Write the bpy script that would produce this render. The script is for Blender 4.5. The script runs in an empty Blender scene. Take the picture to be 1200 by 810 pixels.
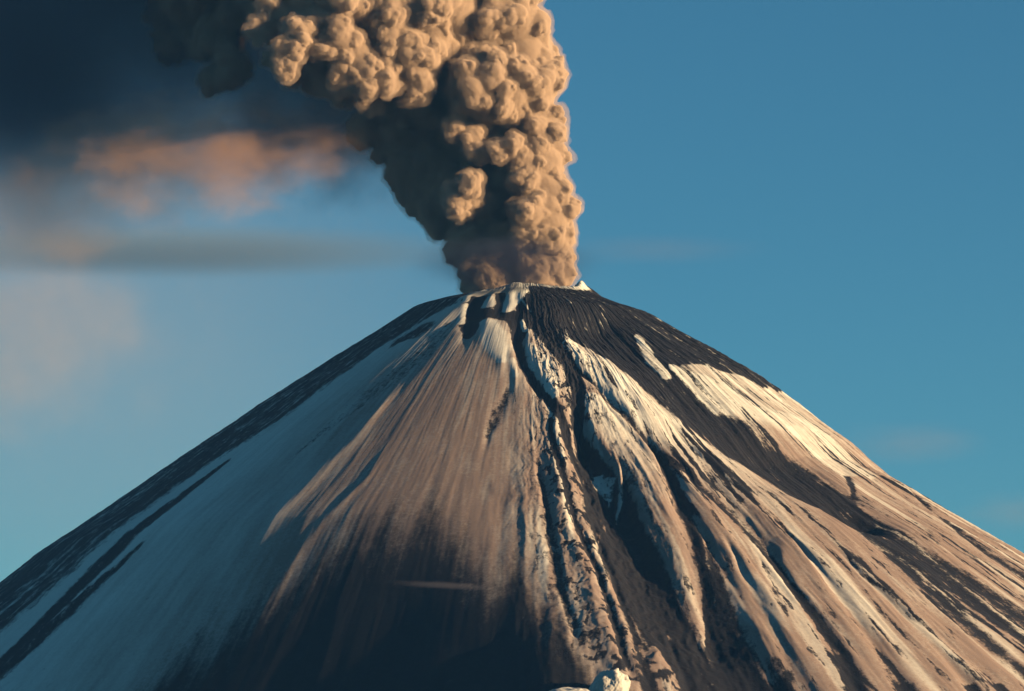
import bpy, math, random
import numpy as np
from mathutils import Vector

# ------------------------------------------------------------------ scene, camera
sc = bpy.context.scene
COL = sc.collection
W, H, DIST = 1200.0, 810.0, 9000.0
FPX = 4153.0                      # focal length in photo pixels
CAM = np.array([0.0, -DIST, 2.0])
PITCH = math.radians(8.9)
AXX = 28.0                        # world x of the cone's axis
cam = bpy.data.cameras.new('camera')
cam.sensor_width = 36.0
cam.lens = 36.0 * FPX / W
cam.clip_start = 5.0
cam.clip_end = 400000.0
cob = bpy.data.objects.new('camera', cam)
cob.location = CAM.tolist()
cob.rotation_euler = (math.pi / 2 + PITCH, 0, 0)
COL.objects.link(cob)
sc.camera = cob
sc.render.resolution_x, sc.render.resolution_y = 1024, 691


def ray(px, py):
    px = np.asarray(px, float); py = np.asarray(py, float)
    u = (px - W / 2) / FPX
    v = -(py - H / 2) / FPX
    c, s = math.cos(PITCH), math.sin(PITCH)
    return u, c - v * s, s + v * c


def at(px, py, Y=0.0):
    """the point of the plane y = Y that the photo shows at a pixel"""
    dx, dy, dz = ray(px, py)
    t = (Y - CAM[1]) / dy
    return CAM[0] + dx * t, Y + 0 * t, CAM[2] + dz * t


# ------------------------------------------------------------------ noise
def _h(ix, iy, iz, seed):
    with np.errstate(over='ignore'):
        h = (ix.astype(np.uint32) * np.uint32(374761393) + iy.astype(np.uint32) * np.uint32(668265263)
             + iz.astype(np.uint32) * np.uint32(2246822519) + np.uint32((seed * 3266489917) & 0xffffffff))
        h = (h ^ (h >> np.uint32(13))) * np.uint32(1274126177)
        h = (h ^ (h >> np.uint32(16))) * np.uint32(2654435761)
        h = h ^ (h >> np.uint32(15))
    return h


def n2(x, y, seed=0):
    """gradient noise, about -1..1"""
    x = np.asarray(x, np.float32); y = np.asarray(y, np.float32)
    x, y = np.broadcast_arrays(x, y)
    xi = np.floor(x).astype(np.int64); yi = np.floor(y).astype(np.int64)
    fx = x - xi; fy = y - yi
    u = fx * fx * fx * (fx * (fx * 6 - 15) + 10); v = fy * fy * fy * (fy * (fy * 6 - 15) + 10)
    z = np.zeros_like(xi)

    def g(a, b):
        an = _h(xi + a, yi + b, z, seed).astype(np.float32) * np.float32(2 * math.pi / 4294967296)
        return np.cos(an) * (fx - a) + np.sin(an) * (fy - b)
    a = g(0, 0); b = g(1, 0); c = g(0, 1); d = g(1, 1)
    return ((a + (b - a) * u) * (1 - v) + (c + (d - c) * u) * v) * 1.45


def n3(x, y, z, seed=0):
    xi = np.floor(x).astype(np.int64); yi = np.floor(y).astype(np.int64); zi = np.floor(z).astype(np.int64)
    fx = x - xi; fy = y - yi; fz = z - zi
    u = fx * fx * (3 - 2 * fx); v = fy * fy * (3 - 2 * fy); w = fz * fz * (3 - 2 * fz)

    def g(a, b, c):
        h = _h(xi + a, yi + b, zi + c, seed)
        gx = (h & np.uint32(1023)).astype(np.float32) / 511.5 - 1
        gy = ((h >> np.uint32(10)) & np.uint32(1023)).astype(np.float32) / 511.5 - 1
        gz = ((h >> np.uint32(20)) & np.uint32(1023)).astype(np.float32) / 511.5 - 1
        return gx * (fx - a) + gy * (fy - b) + gz * (fz - c)
    x00 = g(0, 0, 0) * (1 - u) + g(1, 0, 0) * u; x10 = g(0, 1, 0) * (1 - u) + g(1, 1, 0) * u
    x01 = g(0, 0, 1) * (1 - u) + g(1, 0, 1) * u; x11 = g(0, 1, 1) * (1 - u) + g(1, 1, 1) * u
    return ((x00 * (1 - v) + x10 * v) * (1 - w) + (x01 * (1 - v) + x11 * v) * w) * 1.3


def fbm(x, y, octv, seed, gain=0.5):
    s = 0; a = 1.0; t = 0
    for i in range(octv):
        s = s + a * n2(x * 2 ** i, y * 2 ** i, seed + i); t += a; a *= gain
    return s / t


def ridged(x, y, octv, seed, gain=0.5):
    s = 0; a = 1.0; t = 0
    for i in range(octv):
        s = s + a * (1 - 2 * np.abs(n2(x * 2 ** i, y * 2 ** i, seed + i))); t += a; a *= gain
    return s / t


def sstep(a, b, x):
    t = np.clip((x - a) / (b - a), 0, 1)
    return t * t * (3 - 2 * t)


# ------------------------------------------------------------------ base shape of the cone
L_SIL = [(538, 347), (507, 354), (483, 361), (440, 389), (390, 420), (300, 477), (273, 496), (212, 536), (152, 577),
         (101, 612), (45, 648), (0, 683), (-60, 723)]
R_SIL = [(688, 338), (704, 348), (735, 361), (766, 372), (794, 389), (842, 417), (896, 448), (946, 486), (1000, 524),
         (1043, 562), (1124, 610), (1200, 653), (1260, 690)]
SIN_S = 0.24


def sil_profile(pts):
    rr, zz = [], []
    for px, py in pts:
        y = 0.0
        for _ in range(5):
            x, _y, z = at(px, py, y)
            r = abs(x - AXX) / math.sqrt(1 - SIN_S ** 2)
            y = -SIN_S * r
        rr.append(float(r)); zz.append(float(z))
    # flare out to the plain
    r, z = rr[-1], zz[-1]
    m = 0.66
    while z > 1.0:
        r += 60.0
        m = max(0.02, m * 0.955) if z < 430 else m
        z -= 60.0 * m
        rr.append(r); zz.append(z)
        if r > 9000: break
    rr.append(r + 400); zz.append(-6.0)
    rr.append(40000.0); zz.append(-6.0)
    return np.array(rr), np.array(zz)


RL, ZL = sil_profile(L_SIL)
RR, ZR = sil_profile(R_SIL)
RIM = 150.0


def base_h(th, r):
    """height of the smooth cone; th = 0 faces the camera, positive towards the right of the photo"""
    w = sstep(-0.9, 0.9, np.sin(th))
    z = np.interp(r, RL, ZL) * (1 - w) + np.interp(r, RR, ZR) * w
    return z


def to_polar(px, py):
    """where the ray through a photo pixel meets the smooth cone: azimuth and radius"""
    dx, dy, dz = [float(q) for q in ray(px, py)]
    best = None
    prev = None
    for t in np.arange(DIST - 2600, DIST + 900, 6.0):
        x = CAM[0] + dx * t / dy; y = CAM[1] + t; z = CAM[2] + dz * t / dy
        r = math.hypot(x - AXX, y); th = math.atan2(x - AXX, -y)
        g = z - float(base_h(th, r))
        if g < 0:
            return th, r
        if best is None or g < best[0]: best = (g, th, r)
    return best[1], best[2]


class Band:
    """a feature that runs down the slope: centre azimuth and half width as functions of the radius"""
    def __init__(self, pts):
        q = []
        n = len(pts)
        for i, p in enumerate(pts):
            th, r = to_polar(p[0], p[1])
            a, b = pts[max(i - 1, 0)], pts[min(i + 1, n - 1)]
            lx, ly = b[0] - a[0], b[1] - a[1]
            lean = max(.5, abs(ly) / math.hypot(lx, ly))        # widths are given across the band
            hw = p[2] * DIST / FPX / lean / max(.4, math.cos(th))
            q.append((r, th, hw))
        q.sort()
        self.r = np.array([a[0] for a in q]); self.th = np.array([a[1] for a in q]); self.hw = np.array([a[2] for a in q])
        self.r0, self.r1 = self.r[0], self.r[-1]

    def d(self, th, r, cap=40.0):
        """signed distance across the band in half widths (with rounded ends)"""
        c = np.interp(r, self.r, self.th); w = np.interp(r, self.r, self.hw)
        a = (th - c) * r / w
        e = np.maximum(np.maximum(self.r0 - r, r - self.r1), 0) / cap
        return a, e

    def m(self, th, r, soft=0.35, cap=40.0):
        a, e = self.d(th, r, cap)
        return 1 - sstep(1 - soft, 1 + soft, np.sqrt(a * a + e * e * 1.0))


class Area:
    """a closed outline on the slope"""
    def __init__(self, pts, k=350.0):
        self.k = k
        self.p = [(p[1] * k, p[2]) if p[0] == 'p' else (lambda a: (a[0] * k, a[1]))(to_polar(p[0], p[1])) for p in pts]

    def m(self, th, r, soft=9.0):
        x = th * self.k
        ins = np.zeros(x.shape, bool); d = np.full(x.shape, 1e9, np.float32)
        n = len(self.p)
        for i in range(n):
            (ax, ay), (bx, by) = self.p[i], self.p[(i + 1) % n]
            if ay != by:
                c = ((ay > r) != (by > r)) & (x < (bx - ax) * (r - ay) / (by - ay) + ax)
                ins ^= c
            ll = (bx - ax) ** 2 + (by - ay) ** 2 + 1e-9
            t = np.clip(((x - ax) * (bx - ax) + (r - ay) * (by - ay)) / ll, 0, 1)
            d = np.minimum(d, (x - ax - t * (bx - ax)) ** 2 + (r - ay - t * (by - ay)) ** 2)
        d = np.sqrt(d)
        return sstep(-soft, soft, np.where(ins, d, -d))


# ------------------------------------------------------------------ mesh grid of the volcano
FR = math.radians(112)
NF, NB, = 2000, 160
thf = np.linspace(-FR, FR, NF)
thb = np.linspace(FR, 2 * math.pi - FR, NB + 2)[1:-1]
TH = np.concatenate([thf, thb])
rs = [0.0]
r = 12.0
while r < 7000:
    rs.append(r)
    if r < 130: r += 4.0
    elif r < 1750: r += 1.75 + max(0, r - 700) * 0.0009
    else: r += 8 + (r - 1750) * 0.05
RS = np.array(rs[1:])
T, R = np.meshgrid(TH, RS)          # rows: radius
T = T.astype(np.float32); R = R.astype(np.float32)
Tw = np.where(T > math.pi, T - 2 * math.pi, T)

# lateral meander of everything that runs down the slope
S = Tw * 700.0
warp = (fbm(S / 130, R / 260, 3, 11) * 10 + fbm(S / 34, R / 90, 3, 15) * 3.2) / np.maximum(R, 120.0)
rug = sstep(-0.06, 0.03, Tw + fbm(S / 60, R / 140, 2, 3) * 0.05)     # 0 on the smooth left, 1 on the rugged right
Tq = Tw + warp * (0.25 + 0.75 * rug)
fine = (n2(S / 9, R / 26, 31) * 2.2 + n2(S / 4.5, R / 13, 32) * 1.2) / np.maximum(R, 120.0)
Tr = Tq + fine * (0.3 + 0.9 * rug)


def edge(k, sd, sx=14.0, sy=60.0):
    return fbm(Tq * 700 / sx, R / sy, 4, sd, 0.6) * k


Z = base_h(Tw, R)

# crater and rim
rp = [(540, 350), (552, 346), (570, 343), (588, 339), (603, 334), (620, 336), (640, 340), (660, 342), (674, 341), (682, 335), (690, 339)]
rt, rz = [], []
for p in rp:
    x, y, z = at(p[0], p[1], -80.0)
    a = math.asin(max(-1, min(1, (float(x) - AXX) / (RIM + 3))))
    for _ in range(3):
        x, y, z = at(p[0], p[1], -RIM * math.cos(a))
        a = math.asin(max(-1, min(1, (float(x) - AXX) / (RIM + 3))))
    rt.append(a); rz.append(float(z))
xs_ = np.sin(Tw)
front = np.interp(Tw, rt, rz)
back = np.interp(np.arcsin(np.clip(xs_, -1, 1)), rt, rz) - 14
rim = np.where(np.cos(Tw) > 0, front, front * 0 + back)
rim = rim + 3.0 * n2(Tw * 14, 0 * Tw + .5, 52)
bR = base_h(TH, RIM + 0 * TH)[None, :]
outside = Z + (rim - bR) * np.exp(-np.maximum(R - RIM, 0) / 45.0)
inner = rim - 95 * sstep(0, 1, (RIM - R) / RIM) + 5 * n2(R * np.sin(Tw) / 30, R * np.cos(Tw) / 30, 53)
Z = np.where(R < RIM, inner, outside)

# ---- features of the slope ------------------------------------------------------------------------
def B(pts): return Band(pts)


# dark lava bands and ravines: (points, depth in metres, how much bare rock, how hard its edge)
DARK = [
    (B([(700, 380, 20), (740, 410, 24), (790, 448, 24), (850, 500, 25), (905, 540, 25), (955, 575, 22), (1000, 600, 14)]), 42, .9, .25),
    # far edge of the dark oval lower on the right
    (B([(930, 512, 2), (965, 528, 4), (988, 552, 5), (1000, 578, 3)]), 2, .8, .7),
    # continuation, broken into strands
    (B([(1000, 596, 14), (1040, 630, 18), (1080, 660, 15), (1130, 700, 10), (1200, 752, 7), (1240, 785, 6)]), 9, .85, .6),
    (B([(1040, 650, 8), (1080, 688, 9), (1125, 730, 8), (1180, 778, 7), (1240, 830, 6)]), 7, .9, .6),
    (B([(1085, 650, 5), (1130, 678, 7), (1180, 712, 9), (1240, 755, 10)]), 6, .8, .7),
    (B([(1065, 728, 2), (1100, 750, 4), (1150, 790, 5), (1190, 825, 5)]), 5, .95, .4),
    # thin gully between the two bright snow fields
    (B([(672, 432, 3), (700, 455, 3), (730, 487, 4), (765, 525, 3.5), (800, 556, 4), (835, 583, 4), (865, 605, 8), (893, 632, 11), (905, 655, 5),
        (930, 690, 4), (960, 730, 5), (990, 775, 7), (1010, 820, 9)]), 8, .95, .35),
    (B([(640, 470, 1.5), (665, 452, 2)]), 2, .9, .4),
    (B([(835, 560, 6), (862, 590, 10), (885, 615, 12), (900, 640, 8), (912, 660, 2)]), 8, .75, .7),
    (B([(840, 545, 1.5), (875, 575, 3), (915, 612, 2), (960, 655, 1.5)]), 2, .6, .6),
    # main ravine below the snow lip
    (B([(684, 505, 6), (697, 540, 14), (717, 590, 26), (745, 640, 31), (775, 690, 36), (808, 735, 40), (838, 775, 44), (870, 830, 48)]), 48, 1.0, .2),
    (B([(733, 560, 3), (742, 600, 8), (752, 640, 8)]), 12, 1.0, .2),
    # second ravine
    (B([(772, 535, 3), (790, 570, 8), (803, 610, 10), (815, 655, 11), (826, 700, 12), (838, 740, 14)]), 18, 1.0, .25),
    (B([(828, 635, 3), (846, 670, 14), (862, 710, 20), (880, 755, 24), (905, 810, 27)]), 16, .85, .5),
    # gullies between the ribs in the middle
    (B([(606, 395, 5), (612, 425, 6), (628, 452, 6), (645, 475, 5), (662, 500, 6), (672, 530, 5), (690, 570, 4)]), 10, .95, .35),
    (B([(640, 385, 12), (655, 410, 10), (668, 435, 9), (677, 460, 8), (678, 495, 7), (684, 520, 6)]), 9, 1.0, .3),
    (B([(646, 500, 3), (652, 530, 4), (662, 570, 4), (668, 600, 5), (690, 650, 3), (705, 690, 3), (722, 740, 4), (735, 780, 4)]), 8, .9, .35),
    (B([(575, 365, 16), (592, 372, 18), (618, 372, 20), (640, 380, 14)]), 3, 1.0, .3),
    (B([(632, 560, 3), (640, 600, 3), (648, 640, 6), (655, 690, 5), (672, 740, 4)]), 7, .7, .5),
    (B([(700, 620, 3), (712, 660, 4), (730, 710, 4), (748, 760, 7), (762, 810, 9)]), 8, .9, .4),
    (B([(790, 745, 3), (800, 770, 4), (812, 810, 5)]), 5, .9, .4),
    (B([(552, 350, 12), (552, 358, 9)]), 4, 1.0, .3),
    (B([(558, 362, 16), (552, 374, 17), (550, 390, 8)]), 6, 1.0, .3),
    (B([(604, 366, 14), (610, 385, 12), (606, 400, 6)]), 5, 1.0, .3),
    (B([(586, 344, 6), (590, 354, 8), (584, 366, 10)]), 5, 1.0, .4),
    (B([(566, 346, 5), (560, 354, 6), (556, 362, 7)]), 4, .95, .4),
    (B([(604, 350, 4), (612, 362, 6), (622, 372, 9)]), 4, .95, .4),
    # left skyline
    (B([(935, 640, 2), (975, 690, 5), (1012, 740, 6), (1050, 790, 8), (1075, 835, 9)]), 11, .9, .5),
    (B([(862, 655, 3), (888, 705, 6), (915, 752, 6), (945, 810, 8)]), 10, .85, .5),
    (B([(1000, 668, 2), (1055, 722, 4), (1105, 770, 5), (1150, 822, 6)]), 8, .85, .5),
    (B([(800, 520, 1.5), (850, 562, 3), (905, 610, 3), (945, 650, 2)]), 4, .8, .5),
    (B([(740, 452, 1.5), (790, 500, 2.5), (830, 535, 1.5)]), 3, .8, .5),
    (B([(712, 480, 1.5), (745, 520, 3), (775, 560, 2)]), 4, .8, .5),
    (B([(1040, 560, 2), (1090, 600, 3), (1150, 645, 5), (1230, 700, 7)]), 6, .7, .6),
    (B([(500, 382, 5), (478, 396, 8), (462, 404, 2)]), 1, .7, .6),
    (B([(525, 380, 6), (505, 405, 16), (475, 432, 14), (440, 460, 9), (400, 490, 5), (352, 528, 2)]), 4, .42, .8),
    (B([(262, 544, 2), (225, 572, 4), (175, 610, 6), (120, 655, 7), (60, 700, 5), (0, 742, 4)]), 3, .85, .5),
    (B([(160, 640, 2), (110, 675, 5), (55, 712, 7), (0, 750, 6)]), 3, .8, .6),
    (B([(595, 460, 4), (582, 488, 8), (572, 510, 3)]), 3, .6, .7),
]
# snow lying over the rock: (points, height in metres, strength)
SNOW = [
    (B([(664, 404, 3), (690, 424, 10), (720, 450, 15), (760, 485, 18), (800, 515, 21), (850, 550, 26), (910, 595, 32), (970, 650, 36), (1040, 715, 40), (1130, 800, 46)]), 5, 1),
    (B([(748, 392, 3), (762, 410, 5), (780, 428, 4)]), 2, .7),
    (B([(790, 424, 2), (825, 446, 9), (868, 475, 15), (915, 492, 20), (960, 520, 16), (1010, 560, 16)]), 4, 1),
    (B([(572, 378, 9), (578, 393, 14), (582, 410, 13), (588, 425, 6)]), 5, 1),
    (B([(545, 358, 4), (540, 378, 5)]), 3, .8),
    (B([(608, 342, 9), (600, 352, 8), (594, 362, 5)]), 4, 1),
    (B([(574, 350, 5), (572, 357, 7)]), 4, .9),
    (B([(548, 347, 4), (546, 352, 4)]), 3, .9),
    (B([(612, 376, 3), (616, 386, 4)]), 3, .7),
    (B([(622, 410, 5), (634, 430, 11), (645, 455, 8), (650, 470, 4)]), 5, .9),
    (B([(696, 470, 8), (722, 505, 17), (745, 540, 17), (768, 585, 18), (785, 625, 17), (803, 670, 13), (818, 710, 7), (823, 735, 2)]), 6, 1),
    (B([(700, 545, 6), (708, 555, 10), (712, 566, 4)]), 9, .8),
    (B([(726, 550, 2), (726, 575, 3), (722, 592, 1)]), 6, .7),
    (B([(800, 560, 5), (825, 600, 11), (845, 635, 13), (868, 675, 15), (893, 725, 17), (925, 780, 20), (945, 820, 22)]), 6, 1),
    (B([(600, 425, 4), (604, 440, 3)]), 3, .8),
    (B([(712, 690, 4), (725, 720, 5), (740, 760, 4), (750, 790, 3)]), 4, .5),
    (B([(768, 755, 5), (780, 780, 9), (792, 815, 11)]), 8, .7),
]
# ribs and grooves that only shape the ground
SHAPE = [
    (B([(652, 480, 7), (655, 540, 8), (662, 600, 9), (680, 660, 9), (700, 720, 10), (725, 780, 12), (750, 840, 12)]), 9),
    (B([(440, 486, 4), (415, 516, 6), (385, 545, 7), (350, 580, 7), (320, 610, 7)]), 4.5),                                  # bright ridge on the left
    (B([(432, 560, 3), (400, 590, 4), (350, 640, 5), (310, 680, 6)]), 2),
    (B([(930, 545, 10), (975, 575, 14), (1030, 625, 16)]), -5),
]
rock = np.zeros_like(Z); dz = np.zeros_like(Z)
# ground left of the central rib, sunk towards the foot to bring it into shade
rib = B([(652, 480, 9), (650, 540, 9), (652, 600, 9), (672, 660, 9), (694, 720, 9), (715, 780, 9), (735, 860, 9)])
off = np.interp(R, rib.r, rib.th) - Tq + n2(Tw * 8, R / 300, 133) * .03
rA = to_polar(600, 600)[1]; rB = to_polar(600, 810)[1]
dz -= 190 * sstep(rA - 60, rB + 60, R) * sstep(0.0, .42, off) * (1 - sstep(.45, 1.6, off))
for b, dep, k, soft in DARK:
    m = b.m(Tr, R, soft, 22.0)
    rock = np.maximum(rock, k * m)
    a, e = b.d(Tq, R, 60.0)
    dz -= dep * np.exp(-(a * a) * 0.9 - e * e)
e1 = to_polar(897, 451)
CAP = Area([(622, 336), (612, 352), (640, 378), (662, 395), (690, 405), (722, 426), (760, 456), (800, 492), (850, 532), (900, 565), (950, 592), (1000, 614),
            (1014, 600), (1002, 580), (962, 558), (922, 533), (890, 508), (850, 478), (812, 453), (786, 436), (775, 424), (800, 424), (850, 438), (893, 456),
            ('p', e1[0] + .5, e1[1] + 20), ('p', e1[0] + .5, RIM - 10), ('p', .4, RIM - 12)])
rock = np.maximum(rock, CAP.m(Tr, R, 7.0) * (1 - .42 * sstep(.12, .4, fbm(Tr * 46, R / 190, 4, 231, .6))))
e2 = to_polar(530, 350); e3 = to_polar(0, 724)
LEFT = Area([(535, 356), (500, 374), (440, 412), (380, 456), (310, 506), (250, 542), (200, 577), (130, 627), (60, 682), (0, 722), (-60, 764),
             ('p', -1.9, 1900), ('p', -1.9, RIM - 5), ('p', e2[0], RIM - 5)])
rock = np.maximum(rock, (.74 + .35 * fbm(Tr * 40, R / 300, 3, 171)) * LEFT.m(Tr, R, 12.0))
clean = np.zeros_like(Z)
for b, hgt, k in SNOW:
    m = b.m(Tr, R, .3, 14.0) * k
    rock = rock * (1 - m); clean = np.maximum(clean, m * sstep(1500, 700, R))
    a, e = b.d(Tq, R, 50.0)
    dz += hgt * np.exp(-(a * a) * 0.9 - e * e)
for b, hgt in SHAPE:
    a, e = b.d(Tq, R, 90.0)
    dz += hgt * np.exp(-(a * a) * 0.9 - e * e)

# ---- snow line: bare dark ground with shade painted in, low left and middle --------------------------------
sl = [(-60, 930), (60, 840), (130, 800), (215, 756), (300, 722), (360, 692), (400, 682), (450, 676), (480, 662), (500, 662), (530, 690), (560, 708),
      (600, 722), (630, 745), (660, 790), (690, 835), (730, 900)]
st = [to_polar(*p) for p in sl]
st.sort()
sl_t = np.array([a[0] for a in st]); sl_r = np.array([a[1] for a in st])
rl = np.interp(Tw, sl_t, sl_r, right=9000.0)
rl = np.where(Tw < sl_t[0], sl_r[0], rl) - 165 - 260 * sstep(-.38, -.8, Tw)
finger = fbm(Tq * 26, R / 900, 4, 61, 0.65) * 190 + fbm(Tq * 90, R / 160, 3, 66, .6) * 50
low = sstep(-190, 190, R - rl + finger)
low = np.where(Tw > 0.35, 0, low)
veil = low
# beyond the photo's frame the cone turns to dark ground all round
rock = np.maximum(rock, sstep(1750, 2300, R + finger))

# ---- relief ---------------------------------------------------------------------------------------
grow = sstep(170, 520, R)
big = ridged(Tq * 9.0, R / 1400, 3, 71, .55)
mid = ridged(Tq * 28.0, R / 520, 3, 75, .6)
sml = ridged(Tq * 75.0, R / 230, 3, 81, .6)
tiny = fbm(Tq * 700 / 9, R / 30, 3, 85, .6)
crag = fbm(Tq * 700 / 13, R / 34, 5, 91, .66)
sm = 1 - rug
cenl = Tq - np.interp(R, rib.r, rib.th) - .03
cen = np.exp(-(cenl / np.where(cenl > 0, .13, .09)) ** 2)
brk = sstep(-.35, .45, fbm(Tw * 14, R / 230, 3, 141))      # where the fine grooves fade out            # the broken ribs below the summit
dz += grow * (big * (1.6 + 6.5 * rug) + mid * brk * (0.3 + 3.2 * rug) + sml * brk * (0.15 + .5 * rug) + tiny * (.08 + .25 * rug))
dz += grow * sm * (n2(Tq * 150, R / 110, 161) * .2 + n2(Tq * 62, R / 260, 162) * .45)
dz += grow * cen * (ridged(Tq * 38 + 0.5 * n2(R / 60, Tw * 14, 97), R / 170, 5, 95, .66) * 5.5)
dz += crag * (0.25 + 2.4 * np.clip(rock, 0, 1) * rug + 2.6 * cen + 2.2 * np.exp(-((R - RIM) / 60) ** 2))
side = sstep(.75, 1.15, np.abs(Tw))
dz += grow * side * (crag * 2.6 + fbm(Tq * 60, R / 60, 4, 191, .6) * 2.5)
dz += grow * rug * sstep(.05, .3, Tw) * (ridged(Tq * 44, R / 340, 4, 195, .6) * 3.4 * (.35 + .65 * sstep(-.3, .4, fbm(Tw * 9, R / 300, 2, 199))))
dz *= sstep(60, 190, R)
dz *= 1 - 0.6 * sstep(2000, 5000, R)
# small bare patches and streaks in the snow
spk = fbm(Tr * 48, R / 150, 4, 101, .62)
spk2 = fbm(Tr * 110, R / 60, 3, 106, .6)
spk3 = fbm(Tr * 700 / 17, R / 34, 4, 151, .62)
patch = sstep(.16, .38, spk + .35 * spk2) * (0.1 + .5 * rug * sstep(350, 900, R))
fil = fbm(Tr * 34, R / 420, 4, 181, .6)
patch = np.maximum(patch, sstep(.07, .3, fil) * .85 * sstep(.12, .3, Tw) * sstep(380, 800, R))
patch = np.maximum(patch, sstep(.02, .22, spk3 + .3 * spk) * cen * .9 * sstep(200, 330, R))
rock = np.clip(np.maximum(rock, patch), 0, 1)
# snow caught inside the dark ground
hold = sstep(.22, .5, fbm(Tr * 60, R / 120, 4, 111, .62)) * rug * .55 * sstep(350, 900, R)
rock = rock * (1 - hold)
# rim cornice of snow
corn = np.exp(-((R - RIM - 17) / 15.0) ** 2) * sstep(-.35, -.15, Tw) * sstep(1.4, 1.2, Tw)
corn = np.maximum(corn, .9 * np.exp(-((R - RIM) / 7.0) ** 2) * sstep(.1, .3, n2(Tw * 26, 0 * Tw, 7)))
rock = rock * (1 - np.clip(corn * 2.0, 0, 1))
dz += 4.0 * corn + 16 * np.exp(-((R - RIM - 12) / 14.0) ** 2 - ((Tw - 1.12) / .10) ** 2)
# ash dust on the snow: tan between cream snow fields and on the central fan
dust = .22 + .25 * fbm(Tq * 12, R / 500, 3, 121) + .25 * fbm(Tr * 60, R / 240, 3, 125)
dust += .85 * np.exp(-((Tw + .22) / .36) ** 2) * sstep(190, 330, R) * (.6 + .4 * sstep(350, 850, R))
dust += .18 * sstep(300, 500, R) * rug + .62 * sstep(520, 1050, R) * sstep(.0, .3, Tw)
dust -= .25 * sstep(-.5, -.85, Tw)
dust -= .45 * sstep(.0, .32, fbm(Tr * 24, R / 650, 3, 221)) * rug
dust = np.clip(dust * (1 - .62 * clean), 0, 1)
Z = Z + dz

X = AXX + R * np.sin(Tw); Y = -R * np.cos(Tw)
nr, nc = X.shape
co = np.stack([X, Y, Z], -1).reshape(-1, 3).astype(np.float32)
ctr = np.array([[AXX, 0, float(Z[0].mean())]], np.float32)
co = np.concatenate([co, ctr])
ii = np.arange(nr - 1)[:, None] * nc; jj = np.arange(nc)[None, :]; j2 = (jj + 1) % nc
quads = np.stack([ii + jj, ii + nc + jj, ii + nc + j2, ii + j2], -1).reshape(-1, 4)[:, ::-1]
tris = np.stack([np.arange(nc), (np.arange(nc) + 1) % nc, np.full(nc, nr * nc)], -1)[:, ::-1]


def np_mesh(name, co, quads=None, tris=None, smooth=True):
    me = bpy.data.meshes.new(name)
    me.vertices.add(len(co)); me.vertices.foreach_set('co', np.ascontiguousarray(co, np.float32).ravel())
    li = []; ls = []; n = 0
    if quads is not None and len(quads):
        li.append(quads.ravel()); ls.append(np.arange(len(quads)) * 4); n += len(quads) * 4
    if tris is not None and len(tris):
        li.append(tris.ravel()); ls.append(n + np.arange(len(tris)) * 3)
    li = np.concatenate(li).astype(np.int32); ls = np.concatenate(ls).astype(np.int32)
    me.loops.add(len(li)); me.loops.foreach_set('vertex_index', li)
    me.polygons.add(len(ls)); me.polygons.foreach_set('loop_start', ls)
    me.update(calc_edges=True)
    if smooth: me.shade_smooth()
    return me


def link(name, data, mat=None, parent=None, **props):
    o = bpy.data.objects.new(name, data); COL.objects.link(o)
    if mat: data.materials.append(mat)
    if parent: o.parent = parent
    for k, v in props.items(): o[k] = v
    return o


def attr(me, name, arr):
    a = me.attributes.new(name, 'FLOAT', 'POINT')
    a.data.foreach_set('value', np.ascontiguousarray(arr, np.float32).ravel())


# ------------------------------------------------------------------ materials
class NT:
    def __init__(self, tree): self.t = tree; tree.nodes.clear()
    def n(self, typ, **kw):
        nd = self.t.nodes.new(typ)
        for k, v in kw.items():
            if k.startswith('i_'):
                key = k[2:]
                nd.inputs[int(key) if key.isdigit() else key.replace('_', ' ')].default_value = v
            else: setattr(nd, k, v)
        return nd
    def l(self, a, b): self.t.links.new(a, b)
    def math(self, op, a, b=None, c=None, clamp=False):
        m = self.n('ShaderNodeMath', operation=op, use_clamp=clamp)
        for i, v in enumerate((a, b, c)):
            if v is None: continue
            if hasattr(v, 'type') and hasattr(v, 'links'): self.l(v, m.inputs[i])
            else: m.inputs[i].default_value = v
        return m.outputs[0]
    def mix(self, f, a, b):
        m = self.n('ShaderNodeMix', data_type='RGBA')
        for s, v in ((m.inputs[0], f), (m.inputs[6], a), (m.inputs[7], b)):
            if hasattr(v, 'links'): self.l(v, s)
            else: s.default_value = v
        return m.outputs[2]
    def ramp(self, f, pts):
        m = self.n('ShaderNodeMapRange', interpolation_type='SMOOTHSTEP', clamp=True)
        self.l(f, m.inputs[0]); m.inputs[1].default_value, m.inputs[2].default_value = pts[:2]
        m.inputs[3].default_value, m.inputs[4].default_value = pts[2:]
        return m.outputs[0]


def new_mat(name):
    m = bpy.data.materials.new(name); m.use_nodes = True
    return m, NT(m.node_tree)


def rgb(r, g, b): return (r, g, b, 1.0)


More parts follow.
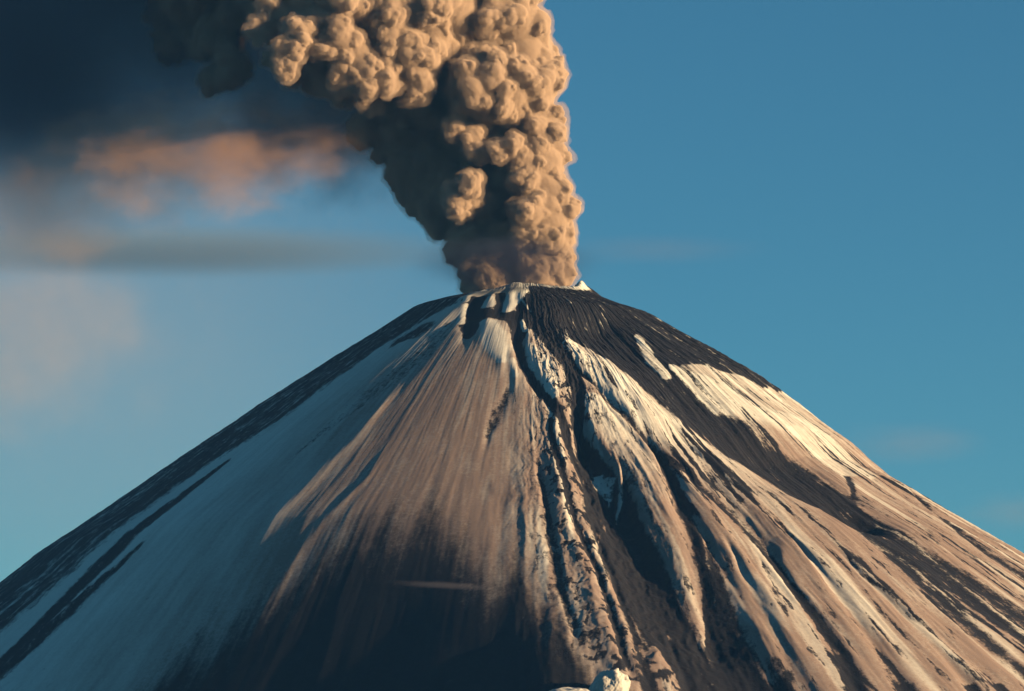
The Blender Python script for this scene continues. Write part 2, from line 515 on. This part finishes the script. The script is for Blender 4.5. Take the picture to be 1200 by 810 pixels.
def slope_material():
    m, t = new_mat('snow_and_lava')
    out = t.n('ShaderNodeOutputMaterial'); p = t.n('ShaderNodeBsdfPrincipled')
    t.l(p.outputs[0], out.inputs[0])
    rk = t.n('ShaderNodeAttribute', attribute_name='rock').outputs['Fac']
    du = t.n('ShaderNodeAttribute', attribute_name='dust').outputs['Fac']
    sx = t.n('ShaderNodeAttribute', attribute_name='slope_s').outputs['Fac']
    sr = t.n('ShaderNodeAttribute', attribute_name='slope_r').outputs['Fac']
    cv = t.n('ShaderNodeCombineXYZ'); t.l(sx, cv.inputs[0]); t.l(t.math('MULTIPLY', sr, 0.28), cv.inputs[1])
    n1 = t.n('ShaderNodeTexNoise', i_Scale=.09, i_Detail=6.0, i_Roughness=.65); t.l(cv.outputs[0], n1.inputs['Vector'])
    n2_ = t.n('ShaderNodeTexNoise', i_Scale=.028, i_Detail=5.0, i_Roughness=.6); t.l(cv.outputs[0], n2_.inputs['Vector'])
    g = t.n('ShaderNodeNewGeometry')
    n3_ = t.n('ShaderNodeTexNoise', i_Scale=.12, i_Detail=6.0, i_Roughness=.7); t.l(g.outputs['Position'], n3_.inputs['Vector'])
    # ragged edge between rock and snow
    w = t.math('ADD', t.math('MULTIPLY', t.math('SUBTRACT', n1.outputs[0], .5), 1.35), t.math('MULTIPLY', t.math('SUBTRACT', n3_.outputs[0], .5), .95))
    k = t.ramp(t.math('ADD', rk, w), (.25, .75, 0, 1))
    dd = t.math('ADD', du, t.math('MULTIPLY', t.math('ADD', t.math('SUBTRACT', n2_.outputs[0], .5), t.math('SUBTRACT', n3_.outputs[0], .5)), .55), clamp=True)
    snow = t.mix(dd, rgb(.60, .58, .53), rgb(.215, .152, .128))
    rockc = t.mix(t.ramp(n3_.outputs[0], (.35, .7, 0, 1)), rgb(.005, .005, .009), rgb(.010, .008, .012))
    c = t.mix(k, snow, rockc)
    va = t.n('ShaderNodeAttribute', attribute_name='bare_shade').outputs['Fac']
    c = t.mix(t.ramp(t.math('ADD', va, t.math('MULTIPLY', w, .55)), (.05, .95, 0, 1)), c, rockc)  # darkens bare ground and the shade over it together
    t.l(c, p.inputs['Base Color'])
    p.inputs['Roughness'].default_value = .8
    p.inputs['Specular IOR Level'].default_value = .25
    bsum = t.math('ADD', t.math('MULTIPLY', n1.outputs[0], .25), t.math('MULTIPLY', n3_.outputs[0], t.math('ADD', .15, t.math('MULTIPLY', k, .9))))
    bp = t.n('ShaderNodeBump', i_Distance=3.0); t.l(bsum, bp.inputs['Height'])
    t.l(t.ramp(t.n('ShaderNodeAttribute', attribute_name='rugged').outputs['Fac'], (0, 1, .12, .5)), bp.inputs['Strength'])
    t.l(bp.outputs[0], p.inputs['Normal'])
    return m


me = np_mesh('volcano', co, quads, tris)
z1 = np.zeros(1, np.float32)
attr(me, 'rock', np.append(rock.ravel(), 1)); attr(me, 'bare_shade', np.append(veil.ravel(), 1)); attr(me, 'dust', np.append(dust.ravel(), 0)); attr(me, 'rugged', np.append(rug.ravel(), 0))
attr(me, 'slope_s', np.append((Tq * 700).ravel(), 0)); attr(me, 'slope_r', np.append(R.ravel(), 0))
volcano = link('mountain', me, slope_material(), kind='structure', category='volcano',
               label='steep volcano cone streaked with snow and dark lava under the ash column')
print('volcano verts', len(co))
del quads


def surface_z(x, y):
    rr_ = math.hypot(x - AXX, y); th = math.atan2(x - AXX, -y)
    i = int(np.argmin(np.abs(RS - rr_))); j = int(np.argmin(np.abs(thf - th)))
    return float(Z[i, j])


def knob(name, px, py, wpx, hpx, seed, mat, **props):
    """a rounded rock standing out of the slope, rooted well below the surface"""
    th, rr_ = to_polar(px, py)
    x, y = AXX + rr_ * math.sin(th), -rr_ * math.cos(th)
    z = surface_z(x, y)
    import bmesh
    bm = bmesh.new(); bmesh.ops.create_icosphere(bm, subdivisions=6, radius=1.0)
    c = np.array([v.co[:] for v in bm.verts], np.float32)
    d = 1 + .18 * n3(c[:, 0] * 1.6, c[:, 1] * 1.6, c[:, 2] * 1.6, seed) + .09 * n3(c[:, 0] * 4, c[:, 1] * 4, c[:, 2] * 4, seed + 1) + .04 * n3(c[:, 0] * 11, c[:, 1] * 11, c[:, 2] * 11, seed + 2)
    for v, k in zip(bm.verts, d):
        v.co *= float(k); v.co.x *= wpx * PXM0; v.co.y *= wpx * PXM0 * .9; v.co.z *= hpx * PXM0
        v.co.x += .22 * v.co.z
    m_ = bpy.data.meshes.new(name); bm.to_mesh(m_); bm.free(); m_.shade_smooth()
    nv = len(m_.vertices)
    attr(m_, 'rock', np.full(nv, .12)); attr(m_, 'dust', np.full(nv, .45)); attr(m_, 'bare_shade', np.zeros(nv)); attr(m_, 'rugged', np.zeros(nv))
    attr(m_, 'slope_s', c[:, 0] * 40); attr(m_, 'slope_r', c[:, 2] * 40)
    o = link(name, m_, mat, **props); o.location = (x, y, z)
    return o


PXM0 = DIST / FPX
smat = me.materials[0]
knob('rock_knob', 712, 820, 19, 27, 201, smat, category='rock', label='rounded cream snow covered rock knob at the foot of the central ribs')
knob('rock_knob', 664, 826, 30, 15, 211, smat, category='rock', label='low pale rock hump just left of the tall cream knob')

# ------------------------------------------------------------------ ground out to the horizon
def ground():
    n = 96; a = np.linspace(0, 2 * math.pi, n, endpoint=False)
    rr = np.concatenate([[0], np.geomspace(600, 60000, 60)])
    A, Rg = np.meshgrid(a, rr)
    x = Rg * np.sin(A); y = Rg * np.cos(A)
    z = n2(x / 4000, y / 4000, 5) * 12 * sstep(9500, 14000, Rg) - 0.0 - (Rg / 180000) ** 2 * 300
    c = np.stack([x, y, z], -1).reshape(-1, 3)
    i = np.arange(len(rr) - 1)[:, None] * n; j = np.arange(n)[None, :]; k = (j + 1) % n
    q = np.stack([i + j, i + k, i + n + k, i + n + j], -1).reshape(-1, 4)
    m, t = new_mat('tundra')
    out = t.n('ShaderNodeOutputMaterial'); p = t.n('ShaderNodeBsdfPrincipled', i_Roughness=.9); t.l(p.outputs[0], out.inputs[0])
    g = t.n('ShaderNodeNewGeometry'); nz = t.n('ShaderNodeTexNoise', i_Scale=.002, i_Detail=8.0, i_Roughness=.65)
    t.l(g.outputs['Position'], nz.inputs['Vector'])
    t.l(t.mix(t.ramp(nz.outputs[0], (.4, .62, 0, 1)), rgb(.05, .06, .035), rgb(.09, .075, .055)), p.inputs['Base Color'])
    q = q[n:] if False else q
    return link('ground', np_mesh('ground', c, q), m, kind='structure')


ground()

# ------------------------------------------------------------------ ash plume: billows on billows
import openvdb
rnd = np.random.default_rng(5)
PXM = DIST / FPX                       # metres per photo pixel at the axis
# main billows: px, py, radius in px, depth in px (negative = towards the camera)
MAIN = [
    # foot
    (600, 352, 34, 0), (575, 290, 28, 18), (602, 290, 28, 8), (548, 290, 22, 14), (546, 318, 9, -2), (552, 333, 12, -4), (664, 300, 9, 0), (660, 326, 10, -2), (572, 334, 24, -4), (628, 334, 26, -6), (650, 322, 20, 0), (560, 318, 19, -6), (556, 300, 11, -10), (582, 306, 22, -6), (628, 306, 26, -10), (648, 300, 20, 2),
    # lit column on the right
    (638, 268, 33, -14), (650, 246, 24, -10), (655, 280, 19, -4), (622, 250, 20, -34), (612, 276, 14, -30), (636, 226, 26, -16), (620, 214, 18, -30), (634, 190, 28, -14), (641, 206, 20, -8),
    (630, 160, 28, -14), (614, 190, 16, -30), (640, 140, 18, -8),
    # dark hollow body behind it
    (602, 262, 30, 34), (575, 262, 32, 44), (545, 258, 28, 50), (520, 244, 30, 52), (502, 236, 24, 54), (600, 222, 32, 34), (575, 226, 36, 48), (540, 222, 36, 54), (490, 208, 32, 58),
    (480, 190, 28, 60), (520, 196, 38, 60), (600, 186, 34, 34), (570, 190, 38, 48), (540, 165, 38, 54), (500, 160, 40, 62), (470, 160, 34, 66), (450, 130, 36, 66), (430, 150, 26, 74), (480, 225, 18, 62),
    # lumps that stand out of the hollow into the sun
    (534, 240, 15, -36), (553, 218, 13, -42), (540, 252, 9, -36), (548, 232, 18, -20), (556, 236, 24, 12), (528, 226, 9, -30),
    (552, 162, 16, -36), (534, 150, 13, -38), (560, 178, 12, -42), (582, 178, 11, -46), (600, 170, 12, -42), (560, 160, 18, -14), (575, 166, 20, -8), (606, 152, 24, 6),
    # big cauliflower of the middle
    (640, 92, 24, -8), (648, 100, 14, -16), (622, 108, 34, -16), (592, 106, 34, -32), (562, 100, 32, -32), (545, 116, 18, -34), (600, 130, 22, -26), (572, 128, 20, -34), (580, 86, 24, -42), (612, 64, 32, -14),
    (600, 50, 26, 10), (560, 60, 20, 24), (600, 24, 34, -24), (566, 22, 36, -18), (592, 0, 38, -16), (618, 20, 18, -14), (628, 44, 16, -14),
    # lumps over the dark underside
    (520, 74, 26, 6), (505, 44, 26, -30), (528, 14, 34, -28), (482, 72, 26, -30), (486, 98, 18, -28), (470, 50, 26, -34), (455, 30, 28, -34), (500, 10, 30, -36), (450, 88, 20, -32), (428, 96, 17, -34),
    (436, 116, 14, -30), (426, 112, 9, -34), (398, 110, 7, -30), (520, -14, 42, -20), (418, 66, 26, -28), (406, 90, 17, -30), (396, 44, 24, -36), (352, 42, 18, -36), (342, 60, 16, -34), (337, 76, 12, -32), (334, 88, 7, -30),
    (368, 22, 22, -22), (400, 4, 30, -30), (430, -20, 44, -16), (320, 10, 16, -10), (296, 30, 10, -14), (300, 44, 8, -14), (310, 20, 9, -14), (346, -14, 34, -6), (456, 10, 20, -42), (380, 62, 12, -38),
    # body behind
    (470, -30, 50, 0), (560, -40, 52, 0), (420, 56, 46, 44), (470, 40, 52, 46), (530, 56, 54, 40), (590, 50, 44, 30), (390, 90, 30, 50), (360, 50, 40, 50), (330, 26, 30, 50),
    (600, 110, 40, 26), (560, 130, 44, 44), (520, 120, 46, 50), (470, 110, 40, 56), (320, -40, 40, 20), (380, -70, 60, 0), (500, -90, 66, 0), (300, -100, 66, 20), (420, -140, 70, 0), (220, -110, 66, 40), (160, -80, 56, 50),
    (340, -180, 76, 10), (240, -190, 74, 30), (150, -160, 66, 40),
    (252, 40, 32, 190), (226, 4, 40, 205), (272, 82, 22, 170), (205, 50, 24, 220), (250, 92, 16, 190), (280, 10, 28, 170),
    (493, 122, 12, -10), (455, 154, 8, 20), (470, 142, 7, 10), (512, 138, 9, 0),
]
sp = []
for px, py, rr_, dp in MAIN:
    if py < 130: dp -= .26 * max(0, 590 - px) * float(sstep(130, 95, py))     # the head leans towards the viewer as it drifts left
    x, y, z = at(px, py, dp * 1.25 * PXM + 20)
    sp.append((float(x), float(y), float(z), rr_ * PXM))
sp = np.array(sp)
lo = sp[:, :3].min(0) - 190; hi = sp[:, :3].max(0) + 190
VX = 3.7
dim = np.ceil((hi - lo) / VX).astype(int)
G = np.full(dim, 60.0, np.float32)


def splat(c, r, pad=14.0, k=0.0):
    a = np.maximum(np.floor((c - r - pad - lo) / VX).astype(int), 0)
    b = np.minimum(np.ceil((c + r + pad - lo) / VX).astype(int) + 1, dim)
    if (b <= a).any(): return
    gx = (lo[0] + np.arange(a[0], b[0]) * VX - c[0])[:, None, None]
    gy = (lo[1] + np.arange(a[1], b[1]) * VX - c[1])[None, :, None]
    gz = (lo[2] + np.arange(a[2], b[2]) * VX - c[2])[None, None, :]
    d = (np.sqrt(gx * gx + gy * gy + gz * gz) - r).astype(np.float32)
    v = G[a[0]:b[0], a[1]:b[1], a[2]:b[2]]
    np.minimum(v, d, out=v)


def sample(p):
    i = np.clip(np.round((p - lo) / VX).astype(int), 0, dim - 1)
    return G[i[:, 0], i[:, 1], i[:, 2]]


def dirs(n):
    v = rnd.normal(size=(n, 3)); return v / np.linalg.norm(v, axis=1)[:, None]


for s_ in sp: splat(s_[:3], s_[3] * .93)
level = sp
ZBIG = float(at(600, 125, 0)[2])
for gen, (cnt, f0, f1, off, rmin) in enumerate([(24, .22, .46, .86, 12.0), (13, .28, .50, .85, 6.5), (11, .34, .56, .90, 3.6)]):
    nxt = []
    for c in level:
        if c[3] < rmin * 1.5: continue
        coarse = gen > 0 and c[2] > ZBIG and rnd.random() < .2
        if coarse: continue
        big_ = 1.12 if c[2] > ZBIG else 1.0
        d = dirs(int(cnt / big_ ** 2))
        pos = c[:3] + d * c[3] * off
        ok = sample(pos + d * c[3] * .1) > -VX * 1.1
        for q in pos[ok]:
            rr_ = c[3] * (f0 + (f1 - f0) * rnd.random()) * big_
            nxt.append((q[0], q[1], q[2], max(rr_, rmin * .8)))
    nxt = np.array(nxt)
    for c in nxt: splat(c[:3], c[3], 8.0)
    level = nxt
    print('billow generation', gen, len(nxt))
grid = openvdb.FloatGrid(background=60.0)
grid.copyFromArray(G)
pts, ptri, pquad = grid.convertToPolygons(isovalue=0.0)
P = pts.astype(np.float64) * VX + lo
# stretch and twist the billows so that none stays round
Pf = P.astype(np.float32)
for scl, amp, sd in ((120, 15, 1), (45, 5, 4), (17, 2.0, 7), (8, 1.0, 9)):
    q = Pf / scl
    P = P + np.stack([n3(q[:, 0], q[:, 1], q[:, 2], sd), n3(q[:, 0], q[:, 1], q[:, 2], sd + 50), n3(q[:, 0], q[:, 1], q[:, 2], sd + 90)], -1) * amp
print('plume verts', len(P), len(pquad))
me = np_mesh('ash_plume', P, pquad if len(pquad) else None, ptri if len(ptri) else None)


def ash_material():
    """dense smoke: light enters a few metres into the billows and is scattered out again"""
    m, t = new_mat('ash_smoke')
    out = t.n('ShaderNodeOutputMaterial'); v = t.n('ShaderNodeVolumePrincipled'); t.l(v.outputs[0], out.inputs['Volume'])
    v.inputs['Color'].default_value = rgb(.90, .68, .52)
    v.inputs['Density'].default_value = .34
    v.inputs['Anisotropy'].default_value = .0
    m.cycles.homogeneous_volume = True
    m.cycles.volume_step_rate = .04
    return m


plume = link('ash_plume', me, ash_material(), category='ash plume',
             label='thick billowing tan ash plume rising from the crater and leaning left')
# the thin dust that clings to the billows
pts2, tri2, quad2 = grid.convertToPolygons(isovalue=9.0)
P2 = pts2.astype(np.float64) * VX + lo
P2f = P2.astype(np.float32)
for scl, amp, sd in ((120, 15, 1), (45, 5, 4), (22, 7, 21), (9, 3, 25)):
    q = P2f / scl
    P2 = P2 + np.stack([n3(q[:, 0], q[:, 1], q[:, 2], sd), n3(q[:, 0], q[:, 1], q[:, 2], sd + 50), n3(q[:, 0], q[:, 1], q[:, 2], sd + 90)], -1) * amp
mf, tf = new_mat('ash_dust')
of = tf.n('ShaderNodeOutputMaterial'); vf = tf.n('ShaderNodeVolumePrincipled', i_Density=.013); tf.l(vf.outputs[0], of.inputs['Volume'])
vf.inputs['Color'].default_value = rgb(.78, .58, .45)
mf.cycles.homogeneous_volume = True; mf.cycles.volume_step_rate = .04
link('dust_fringe', np_mesh('dust_fringe', P2, quad2 if len(quad2) else None, tri2 if len(tri2) else None), mf, parent=plume)
del G, grid, P, pts, P2, pts2

# ------------------------------------------------------------------ drifting ash and thin clouds: volumes, the ash coloured for shade and sunlight
def cloud(name, px, py, Y, rx, rz, ry, dens, color, nscale, erode, sx=1.0, aniso=0.0, tilt=0.0, seed=0.0, **props):
    """px, py: middle; rx, rz: half sizes in photo pixels at that distance; ry: half depth in metres"""
    x, y, z = [float(q) for q in at(px, py, Y)]
    k = (DIST + Y) / FPX
    import bmesh
    bm = bmesh.new(); bmesh.ops.create_icosphere(bm, subdivisions=4, radius=1.0)
    for v in bm.verts:
        v.co.x *= rx * k; v.co.y *= ry; v.co.z *= rz * k
    me = bpy.data.meshes.new(name); bm.to_mesh(me); bm.free()
    m, t = new_mat(name)
    out = t.n('ShaderNodeOutputMaterial'); pv = t.n('ShaderNodeVolumePrincipled'); t.l(pv.outputs[0], out.inputs['Volume'])
    pv.inputs['Color'].default_value = rgb(*color); pv.inputs['Anisotropy'].default_value = aniso
    tc = t.n('ShaderNodeTexCoord')
    mp = t.n('ShaderNodeMapping'); t.l(tc.outputs['Object'], mp.inputs[0]); mp.inputs['Scale'].default_value = (1 / (rx * k), 1 / ry, 1 / (rz * k))
    ln = t.n('ShaderNodeVectorMath', operation='LENGTH'); t.l(mp.outputs[0], ln.inputs[0])
    ms = t.n('ShaderNodeMapping'); t.l(tc.outputs['Object'], ms.inputs[0]); ms.inputs['Scale'].default_value = (nscale / sx, nscale, nscale); ms.inputs['Location'].default_value = (seed, seed, seed)
    nz = t.n('ShaderNodeTexNoise', i_Scale=1.0, i_Detail=5.0, i_Roughness=.6); t.l(ms.outputs[0], nz.inputs['Vector'])
    f = t.math('SUBTRACT', 1.0, ln.outputs['Value'])
    f = t.math('ADD', f, t.math('MULTIPLY', t.math('SUBTRACT', nz.outputs[0], .5 + .12), erode))
    inside = t.ramp(ln.outputs['Value'], (.8, 1.0, 1, 0))
    d = t.math('MULTIPLY', t.math('MULTIPLY', t.ramp(f, (-.05, .75, 0, 1)), inside), dens)
    t.l(d, pv.inputs['Density'])
    o = link(name, me, m, **props)
    o.location = (x, y, z); o.rotation_euler = (0, math.radians(tilt), 0)
    if hasattr(m, 'cycles') and hasattr(m.cycles, 'volume_step_rate'): m.cycles.volume_step_rate = .6
    return o


cloud('ash_cloud', 110, -10, 420, 560, 290, 280, .013, (.15, .14, .26), .0042, .8, sx=1.6, kind='stuff', category='ash cloud',  # dark ash, the plume's shade on it put into the colour too
      label='dark drifting ash cloud filling the upper left behind the plume')
cloud('ash_cloud', 410, 112, 300, 225, 165, 130, .018, (.17, .15, .21), .006, .9, seed=21.0, kind='stuff', category='ash cloud',
      label='dark ash hanging just left of the plume under its lumps')
cloud('ash_cloud', 0, 120, 380, 240, 150, 200, .008, (.16, .20, .34), .005, 1.0, sx=1.3, seed=33.0, kind='stuff', category='ash cloud',
      label='murky purple lower fringe of the dark ash at the left edge')
cloud('ash_veil', 245, 180, 0, 265, 100, 110, .0110, (.72, .44, .28), .010, 1.5, sx=1.4, tilt=-4, seed=3.1, kind='stuff', category='ash veil',  # warm sunlight under the ash put into the veil colours
      label='ragged underside of ash tinted pink for sunlight, hanging below the dark cloud')
cloud('ash_veil', 80, 220, 120, 280, 115, 180, .0050, (.66, .44, .32), .0055, 1.1, sx=1.1, tilt=-12, seed=7.7, kind='stuff', category='ash veil',
      label='pale orange veil of ash fading out above the left sky')
cloud('cloud', 200, 296, 900, 460, 32, 300, .0034, (.20, .25, .31), .006, .5, sx=5, kind='stuff', seed=5.0, category='cloud',
      label='flat grey cloud streak reaching from the left edge to the plume foot')
cloud('cloud', 525, 686, -1750, 85, 5, 70, .0014, (.55, .5, .6), .012, .7, sx=4, tilt=3, kind='stuff', seed=4.0, category='cloud',
      label='thin pale wisp crossing the dark lower slope')
cloud('cloud', 770, 292, 900, 170, 24, 200, .0007, (.30, .28, .32), .010, 1.4, sx=4, kind='stuff', seed=9.0, category='cloud',
      label='faint thin cloud streak just right of the plume foot')
cloud('cloud', 592, 310, -260, 135, 42, 90, .0130, (.055, .06, .11), .012, .6, sx=3, kind='stuff', seed=2.0, category='cloud',
      label='thin grey mist crossing in front of the plume foot')
cloud('cloud', 30, 390, 2000, 260, 170, 600, .00065, (.66, .48, .38), .0040, 1.9, kind='stuff', seed=11.0, category='cloud',
      label='soft peach coloured cloud at the left edge above the slope')
cloud('cloud', 60, 420, 4200, 800, 480, 1100, .00017, (.58, .58, .60), .0012, .5, kind='stuff', seed=13.0, category='cloud',
      label='broad pale haze cloud behind the left slope')
cloud('cloud', 1060, 522, 1500, 130, 34, 250, .0006, (.45, .36, .33), .010, 1.6, sx=3, kind='stuff', seed=17.0, category='cloud',
      label='faint pinkish cloud beside the right slope')
cloud('cloud', 1190, 600, 1500, 95, 30, 250, .0006, (.42, .36, .34), .010, 1.6, sx=3, kind='stuff', seed=19.0, category='cloud',
      label='small faint cloud low at the right edge over the slope')

# ------------------------------------------------------------------ air
def haze():
    import bmesh
    bm = bmesh.new(); bmesh.ops.create_cube(bm, size=1.0)
    top = 2900.0; bot = -140.0
    for v in bm.verts:
        v.co.x *= 124000; v.co.y *= 124000; v.co.z = top if v.co.z > 0 else bot
    me = bpy.data.meshes.new('haze'); bm.to_mesh(me); bm.free()
    m, t = new_mat('haze_air')
    out = t.n('ShaderNodeOutputMaterial'); v = t.n('ShaderNodeVolumePrincipled', i_Density=HAZE); t.l(v.outputs[0], out.inputs['Volume'])
    v.inputs['Color'].default_value = rgb(.13, .42, 1.0)
    m.cycles.homogeneous_volume = True
    link('haze', me, m, kind='stuff')


HAZE = 4.8e-6
haze()

# ------------------------------------------------------------------ light
SUN_AZ, SUN_EL = math.radians(75), math.radians(9)
L = Vector((math.sin(SUN_AZ) * math.cos(SUN_EL), -math.cos(SUN_AZ) * math.cos(SUN_EL), math.sin(SUN_EL)))
sun = bpy.data.lights.new('sun', 'SUN'); sun.energy = 5.0; sun.angle = math.radians(.5); sun.color = (1.0, .73, .40)
so = bpy.data.objects.new('sun', sun); COL.objects.link(so)
so.rotation_euler = L.to_track_quat('Z', 'Y').to_euler(); so.location = (3000, -3000, 3000)

w = bpy.data.worlds.new('World'); sc.world = w; w.use_nodes = True
t = NT(w.node_tree)
out = t.n('ShaderNodeOutputWorld'); bg = t.n('ShaderNodeBackground', i_Strength=.040); t.l(bg.outputs[0], out.inputs[0])
sky = t.n('ShaderNodeTexSky', sky_type='NISHITA'); sky.sun_disc = False
sky.sun_elevation = SUN_EL; sky.sun_rotation = math.pi - SUN_AZ
sky.altitude = 1000; sky.air_density = 1.0; sky.dust_density = .3; sky.ozone_density = 2.0
tint = t.n('ShaderNodeMix', data_type='RGBA', blend_type='MULTIPLY'); tint.inputs[0].default_value = 1.0
tint.inputs[7].default_value = (.40, .90, 1.03, 1.0)
t.l(sky.outputs[0], tint.inputs[6]); t.l(tint.outputs[2], bg.inputs[0])

# ------------------------------------------------------------------ render settings
sc.render.engine = 'CYCLES'
sc.cycles.use_denoising = True
sc.cycles.max_bounces = 8
sc.cycles.transparent_max_bounces = 64
sc.cycles.diffuse_bounces = 0
sc.cycles.volume_bounces = 1
sc.cycles.volume_max_steps = 256
sc.view_settings.view_transform = 'Standard'; sc.view_settings.look = 'None'
sc.view_settings.exposure = 1.42; sc.view_settings.gamma = 1.0
sc.view_settings.use_curve_mapping = False
